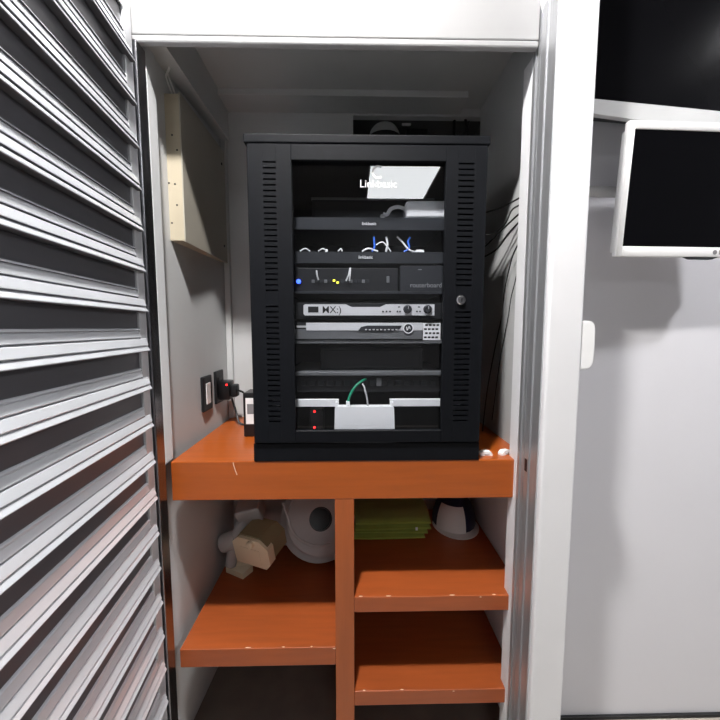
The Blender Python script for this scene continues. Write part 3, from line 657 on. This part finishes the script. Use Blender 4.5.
br = part('bracket_arm', MB().tube([(-.455, 1.27, ZSL + .03), (-.445, 1.28, ZSL + .10), (-.425, 1.285, ZSL + .16), (-.405, 1.29, ZSL + .20)], .020, 12), M_lgrey, t, smooth=True, label='off-white bracket arm')
part('bracket_joint', MB().lathe([(0, -.03), (.03, -.03), (.034, -.02), (.034, .02), (.03, .03), (0, .03)], Matrix.Translation((-.462, 1.285, ZSL + .115)) @ Matrix.Rotation(R(70), 4, 'Y'), 16), M_lgrey, t, smooth=True)
bp = MB().box(-.045, .045, -.035, .035, -.035, .035, .006); bmesh.ops.transform(bp.bm, matrix=Matrix.Translation((-.385, 1.30, ZSL + .225)) @ Matrix.Rotation(R(-14), 4, 'Y') @ Matrix.Rotation(R(20), 4, 'X'), verts=bp.bm.verts[:])
part('bracket_plate', bp, M_lgrey, t, label='off-white square bracket plate')
# white reel with a dark hole, leaning at the back
t = thing('cable_reel', 'white cable reel with a dark round hole leaning at the back of the left shelf', 'reel', (-0.135, 1.36, ZSL))
rc_ = Vector((-0.128, 1.345, ZSL + .165))
rm = Matrix.Translation(rc_) @ Matrix.Rotation(R(8), 4, 'Z') @ Matrix.Rotation(R(62), 4, 'X')
part('front_flange', MB().lathe([(.044, .012), (.044, .022), (.085, .026), (.126, .022), (.132, .016), (.126, .010)], rm, 40, True), M_lgrey, t, smooth=True)
part('rear_flange', MB().lathe([(.044, -.030), (.044, -.022), (.140, -.020), (.155, -.026), (.155, -.032), (.140, -.036)], rm, 40, True), M_lgrey, t, smooth=True)
part('hub', MB().lathe([(.040, -.03), (.044, -.03), (.044, .02), (.040, .02)], rm, 32, True), M_black, t, smooth=True)
part('hub_back', MB().lathe([(0, -.028), (.042, -.028), (.042, -.024), (0, -.024)], rm, 32), M_black, t)
for i, rr in enumerate((.108, .112, .106)):
    part('cable_turn', MB().lathe([(rr + .007 * math.cos(2 * math.pi * k / 8), -.012 + i * .011 + .007 * math.sin(2 * math.pi * k / 8)) for k in range(8)], rm, 40, True), M_wplast, t, smooth=True)
cable([at(283, 503, 1.28), at(287, 514, 1.26), at(292, 530, 1.25), at(302, 541, 1.25), at(318, 546, 1.26), at(331, 544, 1.27)], .005, M_lgrey, 'grey cable curving down across the white cable reel', None, 'loose_cable')

# ------------------------------------------------------------------ right shelf: folded green cloths and a cap
def cloth(x0, x1, y0, y1, z0, h, seed, label):
    rnd = random.Random(seed); nx, ny = 16, 12; V = []; F = []
    ph = [rnd.uniform(0, 6) for _ in range(4)]
    for top in (1, 0):
        for j in range(ny + 1):
            for i in range(nx + 1):
                u, v = i / nx, j / ny
                x = x0 + (x1 - x0) * u + .004 * math.sin(5 * v + ph[0]) * (u - .5) * 2; y = y0 + (y1 - y0) * v + .003 * math.sin(4 * u + ph[1]) * (1 - v)
                e_ = min(u, 1 - u, v * .8, (1 - v)) ; round_ = min(1, e_ / .06)
                hh = h * (.62 + .38 * math.sqrt(max(0, 1 - (1 - round_) ** 2)))
                wob = .0012 * math.sin(6 * u + ph[2]) * math.sin(5 * v + ph[3])
                V.append((x, y, z0 + (hh + wob - .0012 if top else (h - hh) * .5)))
    n = (nx + 1) * (ny + 1)
    for j in range(ny):
        for i in range(nx):
            a = j * (nx + 1) + i; F.append((a, a + 1, a + nx + 2, a + nx + 1)); F.append((n + a, n + a + nx + 1, n + a + nx + 2, n + a + 1))
    rim = [i for i in range(nx + 1)] + [j * (nx + 1) + nx for j in range(1, ny + 1)] + [ny * (nx + 1) + i for i in range(nx - 1, -1, -1)] + [j * (nx + 1) for j in range(ny - 1, 0, -1)]
    for k in range(len(rim)):
        a, b = rim[k], rim[(k + 1) % len(rim)]; F.append((a, n + a, n + b, b))
    return single('folded_cloth', MB().mesh(V, F), M_green, label, 'cloth', 'folded green cloths on the shelf', smooth=True)
gy = atz(360, 540, ZS1).y
cxl = dx1 + .002
zc0 = ZS1
labs = ['folded green cloth at the bottom of the stack, lying on the shelf', 'second folded green cloth up from the shelf', 'third folded green cloth up in the stack, with a white tag', 'topmost folded green cloth of the stack beside the cap']
for i, (x1, y0, h) in enumerate(((at(424, 540, gy).x, gy, .016), (at(427, 536, gy).x, gy + .008, .015), (at(432, 531, gy).x, gy + .004, .016), (at(433, 526, gy).x, gy + .012, .017))):
    o = cloth(cxl, x1, y0, YB - .012, zc0, h, i + 3, labs[i])
    if i == 2:
        part('tag', MB().box(.223, .231, y0 - .0015, y0 + .001, zc0 + .001, zc0 + .012), M_wplast, o, label='small white tag')
    zc0 += h
t = thing('cap', 'navy cap with white front panel and white brim on the shelf', 'cap', (0.392, 1.342, ZS1))
cc = Vector((0.392, 1.342, ZS1)); rx, ry, rz = .080, .092, .115
def dome(a0, a1, off, z0=0.0, inner=.004, bm=.985):
    V = []; F = []; na, nb = 18, 9
    for s_ in (off, off - inner):
        for j in range(nb + 1):
            b = R(90 * j / nb * bm)
            for i in range(na + 1):
                a = R(a0 + (a1 - a0) * i / na); bulge = 1 + .03 * math.cos(2 * a)
                V.append((cc.x + (rx + s_) * bulge * math.cos(a) * math.cos(b) ** .75, cc.y + (ry + s_) * math.sin(a) * math.cos(b) ** .75, cc.z + .004 + z0 + (rz + s_) * math.sin(b)))
    n = (na + 1) * (nb + 1)
    for j in range(nb):
        for i in range(na):
            a = j * (na + 1) + i; F.append((a, a + 1, a + na + 2, a + na + 1)); F.append((n + a, n + a + 1, n + a + na + 2, n + a + na + 1))
    for i in range(na):
        F.append((i, i + 1, n + i + 1, n + i)); a = nb * (na + 1) + i; F.append((a, a + 1, n + a + 1, n + a))
    for j in range(nb):
        for c_ in (0, na):
            a = j * (na + 1) + c_; b = a + na + 1; F.append((a, b, n + b, n + a))
    return MB().mesh(V, F)
part('crown', dome(0, 360, 0), M_navy, t, smooth=True)
part('front_panel', dome(205, 285, .0025, inner=.0024, bm=.55), M_wcloth, t, smooth=True, label='white front panel')
part('button', MB().lathe([(0, .006), (.006, .005), (.008, 0), (0, -.002)], Matrix.Translation((cc.x, cc.y, cc.z + .004 + rz)), 12), M_navy, t, smooth=True)
bv = []; bf = []; nb_ = 20
for top in (.008, .004):
    for rr in (.92, 1.0):
        for i in range(nb_ + 1):
            a = R(178 + 184 * i / nb_); out = 0 if rr < 1 else .034 * math.sin(math.pi * i / nb_) ** .6
            bv.append((cc.x + (rx * rr + out * .6) * math.cos(a), cc.y + (ry * rr + out) * math.sin(a), cc.z + top - .004 + .001))
q_ = nb_ + 1
for i in range(nb_):
    bf += [(i, i + 1, q_ + i + 1, q_ + i), (2 * q_ + i, 2 * q_ + i + 1, 3 * q_ + i + 1, 3 * q_ + i), (q_ + i, q_ + i + 1, 3 * q_ + i + 1, 3 * q_ + i), (i, i + 1, 2 * q_ + i + 1, 2 * q_ + i)]
part('brim', MB().mesh(bv, bf), M_wcloth, t, smooth=True, label='white brim')

# ------------------------------------------------------------------ pier handle, screens
q0, q1 = at(587, 321, .86), at(587, 368, .86)
hm = MB()
prof = [(0, q1.z), (.020, q1.z), (.029, q1.z + .006), (.0345, q1.z + .018), (.036, (q0.z + q1.z) / 2), (.0345, q0.z - .014), (.030, q0.z - .004), (.022, q0.z), (0, q0.z)]
hm.prism(prof, lambda u, v, w: Vector((.528 + u, w, v)), .826, .852)
hb = bmesh.ops.bevel(hm.bm, geom=hm.bm.edges[:], offset=.003, segments=2, affect='EDGES')
single('pull_handle', hm, M_wplast, 'rounded white handle on the right side of the white pier', 'handle', smooth=True)

yaw_tv = R(7)
zbt = at(598, 117, 1.0).z
t = thing('television', 'large black television with a silver lower bezel on the right wall', 'television', (.652, 1.0, zbt), (R(2), 0, yaw_tv))
def lp(name, mb, m, p=None, **k): return part(name, mb, m, p or t, world=False, **k)
TL, TR, TH = -.065, .90, .50
lp('back_shell', MB().box(TL + .01, TR - .01, .008, .045, .01, TH - .01, .008), M_dgrey)
lp('screen', MB().box(TL + .012, TR - .012, -.001, .008, .040, TH - .012), M_screen)
# the lower bezel bows down in the middle
poly = []
N = 24
for i in range(N + 1):
    u = TL + (TR - TL) * i / N; poly.append((u, .006 - .012 * math.sin(math.pi * i / N) if 0 < i < N else .006))
poly += [(TR, .040), (TL, .040)]
lp('lower_bezel', MB().prism(poly, lambda u, v, w: Vector((u, w, v)), -.006, .010), M_lgrey, label='silver lower bezel')
bz = MB().box(TL, TL + .012, -.006, .010, .040, TH).box(TR - .012, TR, -.006, .010, .040, TH).box(TL, TR, -.006, .010, TH - .012, TH)
lp('bezel', bz, M_black)
lp('wall_mount', MB().box(.33, .47, .045, .10, .18, .34, .003), M_dark)

mz0 = at(614, 256, 1.0).z; ml = at(616, 256, 1.0)
t = thing('monitor', 'white-framed monitor tilted down on the wall below the television', 'monitor', (ml.x, 1.0, mz0), (R(3.4), 0, R(2.4)))
MW, MH = .455, .346
lp('back_shell', MB().box(.012, MW - .012, .012, .045, .012, MH - .012, .006), M_wplast)
lp('screen', MB().box(.016, MW - .016, .0035, .012, .026, MH - .020), M_screen)
fm = MB().box(0, .0175, 0, .018, 0, MH, .003).box(MW - .0175, MW, 0, .018, 0, MH, .003).box(.017, MW - .017, 0, .018, 0, .027, .003).box(.017, MW - .017, 0, .018, MH - .021, MH, .003)
fo = lp('frame', fm, M_wplast, smooth=True)
me = text_mesh('LG', 0.016, M_gprint, bold=0.0003); me.transform(Matrix.Translation((.300, -.0003, .008)) @ FACE); link('lettering', me, fo, world=False)
lp('logo', MB().lathe([(0, 0), (.0062, 0), (.0062, .0006), (0, .0006)], Matrix.Translation((.288, 0, .0133)) @ FACE, 20), M_gprint, fo)
lp('button_strip', MB().prism([(.205, 0), (.30, 0), (.285, -.006), (.222, -.006)], lambda u, v, w: Vector((u, w, v)), .002, .012), M_dark, label='dark button strip')
lp('mount_head', MB().box(.17, .28, .045, .068, .13, .23, .003), M_lgrey)
# wall arm that carries the monitor
qa = at(598, 190, 1.085)
t = thing('mount_arm', 'light grey tubular wall arm behind the white monitor', 'wall arm', (.70, 1.085, qa.z))
part('arm', MB().tube([(.585, 1.092, qa.z), (.75, 1.088, qa.z - .004), (.925, 1.085, qa.z - .01)], .015, 14), M_lgrey, t, smooth=True)
part('wall_plate', MB().box(.566, .588, 1.06, 1.1275, qa.z - .05, qa.z + .05, .003), M_lgrey, t)
part('joint', MB().lathe([(0, -.022), (.02, -.022), (.02, .022), (0, .022)], Matrix.Translation((.588, 1.092, qa.z)) @ Matrix.Rotation(R(90), 4, 'Y'), 16), M_lgrey, t, smooth=True)
